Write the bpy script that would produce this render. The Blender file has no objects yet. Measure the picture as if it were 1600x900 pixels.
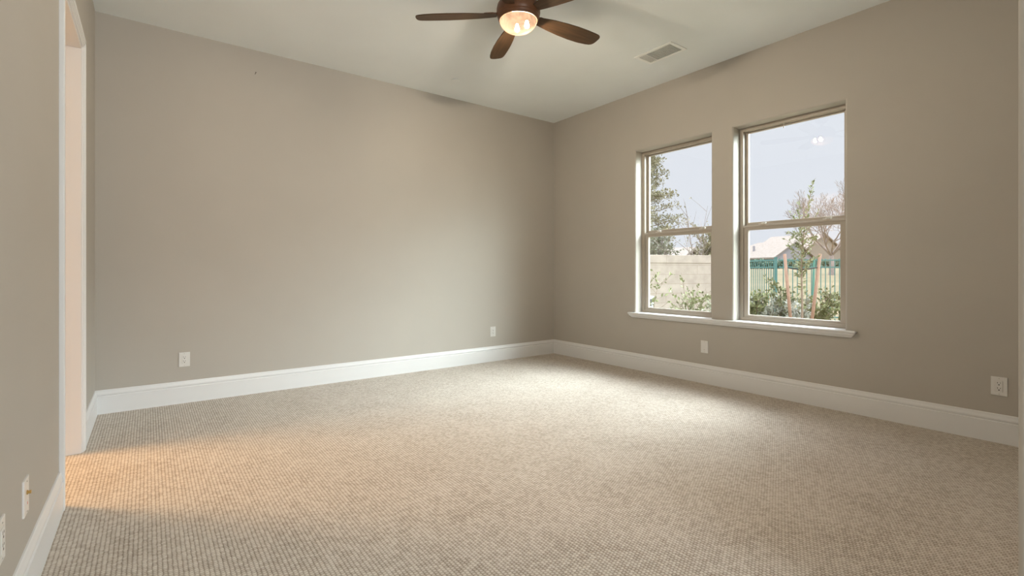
import bpy, bmesh, math, random
from mathutils import Vector, Matrix, Euler

scene = bpy.context.scene
COL = scene.collection
PI = math.pi
random.seed(7)

# ------------------------------------------------------------------ camera
cam_d = bpy.data.cameras.new('camera')
cam = bpy.data.objects.new('camera', cam_d)
COL.objects.link(cam)
cam.location = (0, 0, 1.0845)
cam.rotation_euler = (PI / 2, 0, math.radians(-36.8355))
cam_d.sensor_width = 36.0
cam_d.lens = 17.0726
cam_d.shift_y = -0.01636
cam_d.clip_start = 0.05
cam_d.clip_end = 2000
scene.camera = cam

# ------------------------------------------------------------------ view and sampling
scene.view_settings.view_transform = 'Standard'
scene.view_settings.look = 'None'
scene.view_settings.gamma = 1.0
scene.view_settings.use_curve_mapping = False
scene.view_settings.exposure = 0.14
scene.cycles.use_denoising = True
scene.cycles.max_bounces = 14
scene.cycles.diffuse_bounces = 8
scene.cycles.transparent_max_bounces = 24
scene.cycles.sample_clamp_indirect = 8.0

# ------------------------------------------------------------------ sky: pale overcast, brighter overhead than at the horizon
SKY_HORIZON = (0.765, 0.78, 0.86)
SKY_ZENITH = 6.0
W = bpy.data.worlds.new('overcast_sky')
scene.world = W
W.use_nodes = True
nt = W.node_tree
nt.nodes.clear()
tc = nt.nodes.new('ShaderNodeTexCoord')
sep = nt.nodes.new('ShaderNodeSeparateXYZ')
mr = nt.nodes.new('ShaderNodeMapRange')
mr.interpolation_type = 'SMOOTHSTEP'
mr.inputs[1].default_value = 0.30
mr.inputs[2].default_value = 0.75
mr.inputs[3].default_value = 1.0
mr.inputs[4].default_value = SKY_ZENITH
bg = nt.nodes.new('ShaderNodeBackground')
bg.inputs[0].default_value = (*SKY_HORIZON, 1)
wo = nt.nodes.new('ShaderNodeOutputWorld')
nt.links.new(tc.outputs['Generated'], sep.inputs[0])
nt.links.new(sep.outputs[2], mr.inputs[0])
nt.links.new(mr.outputs[0], bg.inputs[1])
nt.links.new(bg.outputs[0], wo.inputs[0])


def area(name, loc, target, sx, sy, power, color, portal=False, spread=180):
    d = bpy.data.lights.new(name, 'AREA')
    d.shape = 'RECTANGLE'
    d.size = sx
    d.size_y = sy
    d.energy = power
    d.color = color
    d.spread = math.radians(spread)
    o = bpy.data.objects.new(name, d)
    COL.objects.link(o)
    o.location = loc
    v = Vector(target) - Vector(loc)
    o.rotation_euler = v.to_track_quat('-Z', 'Y').to_euler()
    if portal:
        d.cycles.is_portal = True
    return o


# portals only help Cycles to find the sky through the two windows
area('sky_portal', (4.55, 3.026, 1.52), (0, 3.026, 1.52), 1.0, 1.9, 1, (1, 1, 1), True)
area('sky_portal', (4.55, 1.91, 1.52), (0, 1.91, 1.52), 1.0, 1.9, 1, (1, 1, 1), True)
# fill lamp added outside, out of view, to boost daylight through the windows
area('added_window_fill', (7.6, 0.2, 4.55), (3.4, 2.3, 1.5), 6.0, 2.8, 620, (0.86, 0.955, 1.0), False, 78)
# second unseen lamp added to brighten the window reveals and back wall
area('added_reveal_fill', (8.6, -4.0, 3.9), (4.35, 2.42, 1.55), 8.0, 4.0, 265, (0.86, 0.985, 0.95), False, 70)
# fill lamp added behind the camera, standing in for adjoining rooms' light
area('added_hall_fill', (1.1, -2.3, 1.25), (1.3, 1.5, 2.5), 1.0, 1.7, 104, (0.93, 0.98, 1.0))


def point(name, loc, power, color, radius):
    d = bpy.data.lights.new(name, 'POINT')
    d.energy = power
    d.color = color
    d.shadow_soft_size = radius
    o = bpy.data.objects.new(name, d)
    COL.objects.link(o)
    o.location = loc
    return o


# the two bulbs in the ceiling fan's bowl (the bulbs themselves are built with the fan)
BULB_STRENGTH = 13000.0
# lamp of the little room behind the cased opening
area('side_room_lamp', (-1.45, 4.12, 3.03), (-1.45, 4.12, 0), 0.5, 0.5, 100, (1.0, 0.60, 0.28))

# ------------------------------------------------------------------ materials


def mat(name, color, rough=0.6, metal=0.0, spec=0.5):
    m = bpy.data.materials.new(name)
    m.use_nodes = True
    b = m.node_tree.nodes['Principled BSDF']
    b.inputs['Base Color'].default_value = (*color, 1)
    b.inputs['Roughness'].default_value = rough
    b.inputs['Metallic'].default_value = metal
    b.inputs['Specular IOR Level'].default_value = spec
    return m


def nodes(m):
    t = m.node_tree
    return t, t.nodes['Principled BSDF']


def noisy(name, c1, c2, scale, rough=0.7, bump=0.0, bscale=None, detail=4, stretch=(1, 1, 1), spec=0.3):
    m = mat(name, c1, rough, 0, spec)
    t, b = nodes(m)
    co = t.nodes.new('ShaderNodeTexCoord')
    mp = t.nodes.new('ShaderNodeMapping')
    mp.inputs['Scale'].default_value = stretch
    t.links.new(co.outputs['Object'], mp.inputs[0])
    n = t.nodes.new('ShaderNodeTexNoise')
    n.inputs['Scale'].default_value = scale
    n.inputs['Detail'].default_value = detail
    t.links.new(mp.outputs[0], n.inputs['Vector'])
    r = t.nodes.new('ShaderNodeValToRGB')
    r.color_ramp.elements[0].position = 0.35
    r.color_ramp.elements[1].position = 0.65
    r.color_ramp.elements[0].color = (*c1, 1)
    r.color_ramp.elements[1].color = (*c2, 1)
    t.links.new(n.outputs[0], r.inputs[0])
    t.links.new(r.outputs[0], b.inputs['Base Color'])
    if bump:
        n2 = t.nodes.new('ShaderNodeTexNoise')
        n2.inputs['Scale'].default_value = bscale or scale
        n2.inputs['Detail'].default_value = 3
        t.links.new(mp.outputs[0], n2.inputs['Vector'])
        bp = t.nodes.new('ShaderNodeBump')
        bp.inputs['Strength'].default_value = bump
        bp.inputs['Distance'].default_value = 0.002
        t.links.new(n2.outputs[0], bp.inputs['Height'])
        t.links.new(bp.outputs[0], b.inputs['Normal'])
    return m


def paint(name, color, rough=0.6, tex=90, strength=0.12):
    c2 = tuple(min(1, x * 1.025) for x in color)
    return noisy(name, color, c2, 2.0, rough, strength, tex, 2)


WALL = paint('greige_wall_paint', (0.435, 0.405, 0.363), 0.62)
CEIL = paint('ceiling_paint', (0.79, 0.825, 0.825), 0.8, 60, 0.2)
TRIM = mat('white_trim_paint', (0.715, 0.718, 0.725), 0.35)
VINYL = mat('taupe_vinyl', (0.39, 0.345, 0.29), 0.4)
PLATE = mat('white_plastic', (0.68, 0.67, 0.65), 0.3)
SLOT = mat('dark_slot', (0.03, 0.028, 0.025), 0.6)
SCREW = mat('painted_screw', (0.60, 0.58, 0.54), 0.35, 0.3)
GOLD = mat('brass', (0.55, 0.36, 0.12), 0.4, 1.0)
REDP = mat('red_jack', (0.55, 0.16, 0.12), 0.4)
STEEL = mat('pale_latch', (0.66, 0.63, 0.57), 0.35, 0.0)
VENTM = mat('vent_enamel', (0.85, 0.86, 0.84), 0.45)
VENTB = mat('vent_duct', (0.5, 0.5, 0.48), 0.8)
BRONZE = noisy('oiled_bronze', (0.10, 0.042, 0.020), (0.15, 0.065, 0.03), 14, 0.38, 0, None, 3)
BLADE = noisy('walnut_blade', (0.044, 0.023, 0.010), (0.082, 0.043, 0.019), 5, 0.42, 0, None, 6, (0.6, 9, 9))


def carpet_material():
    m = mat('loop_carpet', (0.5, 0.43, 0.34), 0.95, 0, 0.05)
    t, b = nodes(m)
    L = t.links.new
    N = t.nodes.new
    co = N('ShaderNodeTexCoord')
    sp = N('ShaderNodeSeparateXYZ')

    wob = N('ShaderNodeTexNoise')
    wob.inputs['Scale'].default_value = 40
    wob.inputs['Detail'].default_value = 2
    vm = N('ShaderNodeVectorMath')
    vm.operation = 'MULTIPLY_ADD'
    vm.inputs[1].default_value = (0.006, 0.006, 0)
    L(co.outputs['Object'], wob.inputs['Vector'])
    L(wob.outputs['Color'], vm.inputs[0])
    L(co.outputs['Object'], vm.inputs[2])
    L(vm.outputs[0], sp.inputs[0])

    def M(op, a, bb=None, c=None):
        n = N('ShaderNodeMath')
        n.operation = op
        for i, x in enumerate((a, bb, c)):
            if x is None:
                continue
            if isinstance(x, (int, float)):
                n.inputs[i].default_value = x
            else:
                L(x, n.inputs[i])
        return n.outputs[0]
    u = M('DIVIDE', sp.outputs[0], 0.0150)
    row = M('FLOOR', u)
    off = M('MULTIPLY', M('FLOORED_MODULO', row, 2.0), 0.5)
    v = M('ADD', M('DIVIDE', sp.outputs[1], 0.0135), off)
    su = M('ABSOLUTE', M('SINE', M('MULTIPLY', u, PI)))
    sv = M('ABSOLUTE', M('SINE', M('MULTIPLY', v, PI)))
    h = M('MULTIPLY', M('MULTIPLY_ADD', M('POWER', su, 0.6), 0.7, 0.3), M('MULTIPLY_ADD', M('POWER', sv, 0.6), 0.7, 0.3))
    cell = N('ShaderNodeCombineXYZ')
    L(row, cell.inputs[0])
    L(M('FLOOR', v), cell.inputs[1])
    wn = N('ShaderNodeTexWhiteNoise')
    wn.noise_dimensions = '2D'
    L(cell.outputs[0], wn.inputs['Vector'])
    big = N('ShaderNodeTexNoise')
    big.inputs['Scale'].default_value = 3.5
    big.inputs['Detail'].default_value = 5
    L(co.outputs['Object'], big.inputs['Vector'])
    fac = M('ADD', M('MULTIPLY_ADD', wn.outputs['Value'], 0.34, -0.17), M('MULTIPLY_ADD', big.outputs[0], 0.30, -0.15))
    f2 = M('ADD', M('MULTIPLY', h, 0.95), fac)
    r = N('ShaderNodeValToRGB')
    e = r.color_ramp.elements
    e[0].position = 0.12
    e[0].color = (0.205, 0.152, 0.110, 1)
    e[1].position = 0.98
    e[1].color = (0.63, 0.575, 0.51, 1)
    mid = r.color_ramp.elements.new(0.52)
    mid.color = (0.435, 0.378, 0.315, 1)
    L(f2, r.inputs[0])
    L(r.outputs[0], b.inputs['Base Color'])
    bp = N('ShaderNodeBump')
    bp.inputs['Strength'].default_value = 0.7
    bp.inputs['Distance'].default_value = 0.004
    L(h, bp.inputs['Height'])
    L(bp.outputs[0], b.inputs['Normal'])
    b.inputs['Sheen Weight'].default_value = 0.15
    return m


CARPET = carpet_material()


def glass_material():
    m = bpy.data.materials.new('window_glass')
    m.use_nodes = True
    t = m.node_tree
    t.nodes.clear()
    tr = t.nodes.new('ShaderNodeBsdfTransparent')
    tr.inputs[0].default_value = (0.97, 0.985, 0.975, 1)
    gl = t.nodes.new('ShaderNodeBsdfGlossy')
    gl.inputs['Roughness'].default_value = 0.0
    fr = t.nodes.new('ShaderNodeFresnel')
    ge = t.nodes.new('ShaderNodeNewGeometry')
    mi = t.nodes.new('ShaderNodeMapRange')      # the pane is thin: same index on both faces
    mi.inputs[3].default_value = 1.45
    mi.inputs[4].default_value = 1 / 1.45
    t.links.new(ge.outputs['Backfacing'], mi.inputs[0])
    t.links.new(mi.outputs[0], fr.inputs[0])
    mx = t.nodes.new('ShaderNodeMixShader')
    o = t.nodes.new('ShaderNodeOutputMaterial')
    t.links.new(fr.outputs[0], mx.inputs[0])
    t.links.new(tr.outputs[0], mx.inputs[1])
    t.links.new(gl.outputs[0], mx.inputs[2])
    t.links.new(mx.outputs[0], o.inputs[0])
    return m


GLASS = glass_material()


def bowl_material():
    """lit alabaster glass: marbled, with bulb glow painted into its emission"""
    m = bpy.data.materials.new('lit_alabaster_glass')
    m.use_nodes = True
    t, b = nodes(m)
    L, N = t.links.new, t.nodes.new
    b.inputs['Base Color'].default_value = (0.0, 0.0, 0.0, 1)
    b.inputs['Roughness'].default_value = 0.3
    b.inputs['Specular IOR Level'].default_value = 0.0
    co = N('ShaderNodeTexCoord')
    n = N('ShaderNodeTexNoise')
    n.inputs['Scale'].default_value = 11
    n.inputs['Detail'].default_value = 3
    n.inputs['Distortion'].default_value = 1.2
    L(co.outputs['Object'], n.inputs['Vector'])
    tot = None  # glow spots near the bulbs, painted into the bowl's emission
    for c, w, k in (((0.062, -0.004, -0.066), 2.2, 0.040), ((0.050, 0.082, -0.050), 1.8, 0.040), ((-0.07, 0.02, -0.04), 0.5, 0.05)):
        d = N('ShaderNodeVectorMath')
        d.operation = 'DISTANCE'
        d.inputs[1].default_value = c
        L(co.outputs['Object'], d.inputs[0])
        a = N('ShaderNodeMath'); a.operation = 'DIVIDE'; a.inputs[1].default_value = k
        L(d.outputs['Value'], a.inputs[0])
        p = N('ShaderNodeMath'); p.operation = 'POWER'; p.inputs[1].default_value = 2
        L(a.outputs[0], p.inputs[0])
        q = N('ShaderNodeMath'); q.operation = 'MULTIPLY'; q.inputs[1].default_value = -1
        L(p.outputs[0], q.inputs[0])
        ex = N('ShaderNodeMath'); ex.operation = 'EXPONENT'
        L(q.outputs[0], ex.inputs[0])
        g = N('ShaderNodeMath'); g.operation = 'MULTIPLY'; g.inputs[1].default_value = w
        L(ex.outputs[0], g.inputs[0])
        if tot is None:
            tot = g.outputs[0]
        else:
            s = N('ShaderNodeMath'); s.operation = 'ADD'
            L(tot, s.inputs[0]); L(g.outputs[0], s.inputs[1])
            tot = s.outputs[0]
    base = N('ShaderNodeMath'); base.operation = 'MULTIPLY_ADD'
    base.inputs[1].default_value = 2.2; base.inputs[2].default_value = 0.25
    L(n.outputs[0], base.inputs[0])
    s = N('ShaderNodeMath'); s.operation = 'ADD'
    L(tot, s.inputs[0]); L(base.outputs[0], s.inputs[1])
    b.inputs['Emission Color'].default_value = (1.0, 0.60, 0.36, 1)
    L(s.outputs[0], b.inputs['Emission Strength'])
    tr = N('ShaderNodeBsdfTransparent')
    tr.inputs[0].default_value = (1.0, 0.95, 0.87, 1)
    mx = N('ShaderNodeMixShader')
    mx.inputs[0].default_value = 0.45
    out = [x for x in t.nodes if x.type == 'OUTPUT_MATERIAL'][0]
    L(b.outputs[0], mx.inputs[1])
    L(tr.outputs[0], mx.inputs[2])
    L(mx.outputs[0], out.inputs[0])
    return m


BOWL = bowl_material()

# outdoors
BLOCK = noisy('slump_block', (0.43, 0.375, 0.32), (0.52, 0.46, 0.395), 5, 0.9, 0.5, 30)


def block_material():
    m = BLOCK
    t, b = nodes(m)
    L, N = t.links.new, t.nodes.new
    co = N('ShaderNodeTexCoord')
    mp = N('ShaderNodeMapping')
    mp.inputs['Rotation'].default_value = (PI / 2, 0, 0)
    br = N('ShaderNodeTexBrick')
    br.inputs['Scale'].default_value = 1.0
    br.inputs['Brick Width'].default_value = 1.62
    br.inputs['Row Height'].default_value = 0.203
    br.inputs['Mortar Size'].default_value = 0.007
    br.inputs['Color1'].default_value = (1, 1, 1, 1)
    br.inputs['Color2'].default_value = (0.93, 0.92, 0.91, 1)
    br.inputs['Mortar'].default_value = (0.80, 0.78, 0.75, 1)
    sp = N('ShaderNodeSeparateXYZ')
    cb = N('ShaderNodeCombineXYZ')
    L(co.outputs['Object'], sp.inputs[0])
    L(sp.outputs[0], cb.inputs[0])
    L(sp.outputs[2], cb.inputs[1])
    L(cb.outputs[0], br.inputs['Vector'])
    old = b.inputs['Base Color'].links[0].from_socket
    mx = N('ShaderNodeMix')
    mx.data_type = 'RGBA'
    mx.blend_type = 'MULTIPLY'
    mx.inputs[0].default_value = 1
    L(old, mx.inputs[6])
    L(br.outputs[0], mx.inputs[7])
    L(mx.outputs[2], b.inputs['Base Color'])


block_material()
LAWN = noisy('dormant_lawn', (0.25, 0.205, 0.125), (0.20, 0.175, 0.10), 0.25, 0.95, 0, None, 6)
FENCE = mat('green_fence_paint', (0.085, 0.21, 0.195), 0.5)
POSTG = mat('green_post_paint', (0.10, 0.29, 0.235), 0.5)
STAKE = noisy('lodgepole', (0.32, 0.20, 0.145), (0.26, 0.16, 0.115), 9, 0.85)
TIE = mat('rubber_tie', (0.03, 0.03, 0.03), 0.8)
BARK = noisy('bark', (0.20, 0.155, 0.12), (0.28, 0.22, 0.17), 12, 0.9)
TWIG = noisy('bare_twig', (0.29, 0.25, 0.225), (0.36, 0.31, 0.28), 6, 0.9)
LEAF_A = noisy('olive_leaf', (0.16, 0.18, 0.088), (0.24, 0.256, 0.136), 9, 0.6)
LEAF_B = noisy('grey_green_leaf', (0.25, 0.27, 0.19), (0.34, 0.35, 0.26), 9, 0.6)
LEAF_C = noisy('yellow_green_leaf', (0.17, 0.195, 0.085), (0.25, 0.27, 0.14), 9, 0.6)
LEAF_D = noisy('conifer_leaf', (0.26, 0.26, 0.16), (0.38, 0.35, 0.23), 3, 0.7)
LEAF_W = noisy('silvery_leaf', (0.34, 0.36, 0.30), (0.46, 0.47, 0.42), 9, 0.6)
HEDGE = noisy('hedge_leaf', (0.15, 0.22, 0.155), (0.21, 0.28, 0.20), 3, 0.8)
ROOFT = noisy('tan_roof_tile', (0.27, 0.235, 0.20), (0.32, 0.28, 0.245), 3, 0.9)
SIDING = mat('grey_siding', (0.30, 0.29, 0.305), 0.8)
STUCCO = mat('beige_stucco', (0.28, 0.24, 0.19), 0.9)
DARKW = mat('dark_window', (0.04, 0.045, 0.05), 0.2)
ACW = mat('white_enamel', (0.42, 0.42, 0.42), 0.5)
ACB = mat('blue_grey_fins', (0.10, 0.14, 0.18), 0.5)

# ------------------------------------------------------------------ mesh helpers


def tag(o, label=None, cat=None, group=None, kind=None):
    if label:
        o['label'] = label
    if cat:
        o['category'] = cat
    if group:
        o['group'] = group
    if kind:
        o['kind'] = kind
    return o


def empty(name, loc, rz=0.0):
    o = bpy.data.objects.new(name, None)
    o.empty_display_size = 0.1
    COL.objects.link(o)
    o.location = loc
    o.rotation_euler = (0, 0, rz)
    return o


def obj(name, bm, m, parent=None, smooth=False, loc=None, rz=0.0):
    me = bpy.data.meshes.new(name)
    bmesh.ops.recalc_face_normals(bm, faces=bm.faces)
    bm.to_mesh(me)
    bm.free()
    return obj_me(name, me, m, parent, smooth, loc, rz)


def obj_me(name, me, m, parent=None, smooth=False, loc=None, rz=0.0):
    me.materials.append(m)
    if smooth:
        for p in me.polygons:
            p.use_smooth = True
    o = bpy.data.objects.new(name, me)
    COL.objects.link(o)
    if parent:
        o.parent = parent
    if loc:
        o.location = loc
    o.rotation_euler = (0, 0, rz)
    return o


def B():
    return bmesh.new()


def box(bm, x0, x1, y0, y1, z0, z1, bev=0.0, seg=2):
    r = bmesh.ops.create_cube(bm, size=1)
    vs = r['verts']
    bmesh.ops.scale(bm, vec=(x1 - x0, y1 - y0, z1 - z0), verts=vs)
    bmesh.ops.translate(bm, vec=((x0 + x1) / 2, (y0 + y1) / 2, (z0 + z1) / 2), verts=vs)
    if bev:
        es = list({e for v in vs for e in v.link_edges})
        bmesh.ops.bevel(bm, geom=es, offset=bev, segments=seg, affect='EDGES', profile=0.5)
    return bm


def cyl(bm, p0, p1, r0, r1=None, n=16, cap=True):
    p0, p1 = Vector(p0), Vector(p1)
    r1 = r0 if r1 is None else r1
    d = p1 - p0
    q = d.to_track_quat('Z', 'Y').to_matrix().to_4x4()
    M = Matrix.Translation((p0 + p1) / 2) @ q
    bmesh.ops.create_cone(bm, cap_ends=cap, segments=n, radius1=r0, radius2=r1, depth=d.length, matrix=M)
    return bm


def lathe(bm, prof, n=48, closed=False):
    rings = []
    for r, z in prof:
        if r < 1e-5:
            rings.append([bm.verts.new((0, 0, z))])
        else:
            rings.append([bm.verts.new((r * math.cos(2 * PI * i / n), r * math.sin(2 * PI * i / n), z)) for i in range(n)])
    for a, b in zip(rings, rings[1:]):
        for i in range(n):
            j = (i + 1) % n
            if len(a) == 1 and len(b) == 1:
                continue
            if len(a) == 1:
                bm.faces.new((a[0], b[i], b[j]))
            elif len(b) == 1:
                bm.faces.new((a[i], a[j], b[0]))
            else:
                bm.faces.new((a[i], a[j], b[j], b[i]))
    return bm


def extrude_profile(bm, prof, path0, path1, nrm):
    """sweep a closed (depth, height) profile from path0 to path1 (2-D), depth along nrm"""
    n = Vector((nrm[0], nrm[1], 0))
    ends = []
    for p in (path0, path1):
        ends.append([bm.verts.new(Vector((p[0], p[1], 0)) + n * d + Vector((0, 0, h))) for d, h in prof])
    k = len(prof)
    for i in range(k):
        j = (i + 1) % k
        bm.faces.new((ends[0][i], ends[0][j], ends[1][j], ends[1][i]))
    bm.faces.new(ends[0])
    bm.faces.new(list(reversed(ends[1])))
    return bm


class Raw:
    """plain vertex/face lists for foliage and branches"""

    def __init__(s):
        s.v, s.f = [], []

    def tube(s, pts, rad, n=5):
        pts = [Vector(p) for p in pts]
        base = len(s.v)
        for i, p in enumerate(pts):
            d = (pts[min(i + 1, len(pts) - 1)] - pts[max(i - 1, 0)])
            if d.length < 1e-6:
                d = Vector((0, 0, 1))
            d.normalize()
            a = d.orthogonal().normalized()
            b = d.cross(a)
            for k in range(n):
                t = 2 * PI * k / n
                s.v.append(p + (a * math.cos(t) + b * math.sin(t)) * rad[i])
        for i in range(len(pts) - 1):
            for k in range(n):
                q = (k + 1) % n
                s.f.append((base + i * n + k, base + i * n + q, base + (i + 1) * n + q, base + (i + 1) * n + k))
        s.f.append(tuple(base + (len(pts) - 1) * n + k for k in range(n)))

    def leaf(s, p, d, L, wd):
        """a folded lens-shaped leaf from p along d"""
        d = Vector(d).normalized()
        a = d.orthogonal().normalized()
        a.rotate(Matrix.Rotation(random.uniform(0, 2 * PI), 3, d))
        u = d.cross(a)
        p = Vector(p)
        i = len(s.v)
        s.v += [p, p + d * L * 0.45 + a * wd + u * wd * 0.3, p + d * L, p + d * L * 0.45 - a * wd + u * wd * 0.3]
        s.f += [(i, i + 1, i + 2), (i, i + 2, i + 3)]

    def build(s, name, m, parent=None, smooth=False):
        me = bpy.data.meshes.new(name)
        me.from_pydata([tuple(x) for x in s.v], [], s.f)
        me.update()
        return obj_me(name, me, m, parent, smooth)


def rdir(zmin=-1.0):
    while True:
        v = Vector((random.uniform(-1, 1), random.uniform(-1, 1), random.uniform(-1, 1)))
        if 0.05 < v.length < 1 and v.normalized().z > zmin:
            return v.normalized()


# ------------------------------------------------------------------ room shell
XL, XR, YB, H = -0.322, 4.309, 4.826, 3.05
YF = 0.2090                 # room side of the front wall
XJ = 1.70                   # end of the front wall beside the camera
WIN = [(2.576, 3.476), (1.460, 2.357)]
WZ0, WZ1 = 0.63, 2.41
DY0, DY1, DZ = 3.030, 3.865, 2.425


def structure(name, bm, m, smooth=False):
    o = obj(name, bm, m, None, smooth)
    o['kind'] = 'structure'
    return o


b = B(); box(b, -2.6, XR, -2.6, YB, -0.10, 0.0)
structure('floor', b, CARPET)
b = B(); box(b, -2.6, XR + 0.22, -2.6, YB + 0.12, H, H + 0.12)
structure('ceiling', b, CEIL)
b = B(); box(b, XL - 0.12, XR, YB, YB + 0.12, 0, H)
structure('wall_back', b, WALL)


def wall_with_holes(name, axis_x, thick, y0, y1, holes, bevel):
    """wall in a plane X = axis_x, thickness towards +thick; holes (y0, y1, z0, z1)"""
    bm = B()
    ys = sorted({y0, y1, *[h[0] for h in holes], *[h[1] for h in holes]})
    zs = sorted({0.0, H, *[h[2] for h in holes], *[h[3] for h in holes]})
    xs = (axis_x, axis_x + thick)
    V = {}

    def v(x, y, z):
        k = (x, y, z)
        if k not in V:
            V[k] = bm.verts.new(k)
        return V[k]

    def solid(i, j):
        if not (0 <= i < len(ys) - 1 and 0 <= j < len(zs) - 1):
            return False
        cy, cz = (ys[i] + ys[i + 1]) / 2, (zs[j] + zs[j + 1]) / 2
        return not any(h[0] < cy < h[1] and h[2] < cz < h[3] for h in holes)
    for i in range(len(ys) - 1):
        for j in range(len(zs) - 1):
            if not solid(i, j):
                continue
            a, c, d, e = ys[i], ys[i + 1], zs[j], zs[j + 1]
            for x in xs:
                bm.faces.new((v(x, a, d), v(x, c, d), v(x, c, e), v(x, a, e)))
            if not solid(i - 1, j):
                bm.faces.new((v(xs[0], a, d), v(xs[1], a, d), v(xs[1], a, e), v(xs[0], a, e)))
            if not solid(i + 1, j):
                bm.faces.new((v(xs[0], c, d), v(xs[1], c, d), v(xs[1], c, e), v(xs[0], c, e)))
            if not solid(i, j - 1):
                bm.faces.new((v(xs[0], a, d), v(xs[1], a, d), v(xs[1], c, d), v(xs[0], c, d)))
            if not solid(i, j + 1):
                bm.faces.new((v(xs[0], a, e), v(xs[1], a, e), v(xs[1], c, e), v(xs[0], c, e)))
    bmesh.ops.recalc_face_normals(bm, faces=bm.faces)
    if bevel:
        es = []
        for e in bm.edges:
            p, q = e.verts[0].co, e.verts[1].co
            if abs(p.x - axis_x) > 1e-6 or abs(q.x - axis_x) > 1e-6:
                continue
            for h in holes:
                inside = all(h[0] - 1e-4 <= t.y <= h[1] + 1e-4 and h[2] - 1e-4 <= t.z <= h[3] + 1e-4 for t in (p, q))
                if inside and not (abs(p.z - h[2]) < 1e-4 and abs(q.z - h[2]) < 1e-4):
                    es.append(e)
        bmesh.ops.bevel(bm, geom=es, offset=bevel, segments=5, affect='EDGES', profile=0.5)
    return structure(name, bm, WALL)


WT = 0.20
wall_with_holes('wall_right', XR, WT, -0.02, YB + 0.12, [(a, c, WZ0 - 0.02, WZ1) for a, c in WIN], 0.016)
wall_with_holes('wall_left', XL, -0.12, -2.6, YB, [(DY0, DY1, 0.0, DZ)], 0)

# front wall beside the camera, rounded end
b = B(); box(b, XJ, XR, -0.02, YF, 0, H)
es = [e for e in b.edges if abs(e.verts[0].co.x - XJ) < 1e-5 and abs(e.verts[1].co.x - XJ) < 1e-5 and abs(e.verts[0].co.z - e.verts[1].co.z) > 1
      and abs(e.verts[0].co.y - YF) < 1e-5]
bmesh.ops.bevel(b, geom=es, offset=0.012, segments=5, affect='EDGES', profile=0.5)
structure('wall_front', b, WALL)
# hall behind the camera and the small room behind the opening (closed shells)
b = B(); box(b, XJ, XJ + 0.12, -2.6, -0.02, 0, H); structure('wall_hall_right', b, WALL)
b = B(); box(b, XL, XJ, -2.6, -2.48, 0, H); structure('wall_hall_end', b, WALL)
b = B(); box(b, -2.6, XL - 0.12, YB - 0.14, YB, 0, H); structure('wall_side_room_back', b, WALL)
b = B(); box(b, -2.6, XL - 0.12, 1.9, 2.02, 0, H); structure('wall_side_room_front', b, WALL)
b = B(); box(b, -2.6, -2.48, 2.02, YB - 0.14, 0, H); structure('wall_side_room_left', b, WALL)

# ------------------------------------------------------------------ baseboards
BT = 0.016
BP = [(0, 0), (BT, 0), (BT, 0.130), (0.0095, 0.134), (0.0095, 0.140), (BT * 0.88, 0.144), (BT * 0.88, 0.152), (0.0095, 0.166), (0.0075, 0.178), (0.005, 0.181), (0, 0.181)]


def baseboard(name, p0, p1, n):
    b = B()
    extrude_profile(b, BP, p0, p1, n)
    structure(name, b, TRIM)


baseboard('baseboard_back', (XL, YB), (XR, YB), (0, -1))
baseboard('baseboard_right', (XR, YF), (XR, YB - BT), (-1, 0))
baseboard('baseboard_left', (XL, -2.4), (XL, DY0 - 0.062), (1, 0))
baseboard('baseboard_left', (XL, DY1 + 0.062), (XL, YB - BT), (1, 0))
baseboard('baseboard_front', (XJ + 0.02, YF), (XR - BT, YF), (0, 1))

# ------------------------------------------------------------------ cased opening: casing and jamb lining
b = B()
CW = 0.062


def casing_piece(bm, y0, y1, z0, z1, inner):
    """moulded casing: stepped layers, thicker at the outer back band"""
    box(bm, XL, XL + 0.012, y0, y1, z0, z1, 0.002)
    if inner == 'y+':      # opening lies at +y
        box(bm, XL + 0.0, XL + 0.020, y0, y0 + 0.030, z0, z1 + 0.0, 0.003)
        box(bm, XL + 0.0, XL + 0.016, y0 + 0.026, y0 + 0.046, z0, z1, 0.003)
    elif inner == 'y-':
        box(bm, XL, XL + 0.020, y1 - 0.030, y1, z0, z1, 0.003)
        box(bm, XL, XL + 0.016, y1 - 0.046, y1 - 0.026, z0, z1, 0.003)
    else:
        box(bm, XL, XL + 0.020, y0, y1, z1 - 0.030, z1, 0.003)
        box(bm, XL, XL + 0.016, y0, y1, z1 - 0.046, z1 - 0.026, 0.003)


casing_piece(b, DY0 - CW, DY0, 0, DZ + CW, 'y+')
casing_piece(b, DY1, DY1 + CW, 0, DZ + CW, 'y-')
casing_piece(b, DY0 - CW, DY1 + CW, DZ, DZ + CW, 'z')
structure('trim_1', b, TRIM)
b = B()
box(b, XL - 0.12, XL + 0.004, DY0, DY0 + 0.014, 0, DZ - 0.014, 0.0015)
box(b, XL - 0.12, XL + 0.004, DY1 - 0.014, DY1, 0, DZ - 0.014, 0.0015)
box(b, XL - 0.12, XL + 0.004, DY0, DY1, DZ - 0.014, DZ, 0.0015)
structure('door_frame_1', b, TRIM)

# ------------------------------------------------------------------ window stool with tapered apron (one long piece under both windows)
b = B()
X0 = 4.269
prof_y = [(1.381, 3.559)]
# board
box(b, X0, XR, 1.381, 3.559, 0.613, 0.630, 0.006, 3)
for a, c in WIN:
    box(b, XR - 0.002, 4.432, a + 0.001, c - 0.001, 0.611, 0.630)
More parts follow.
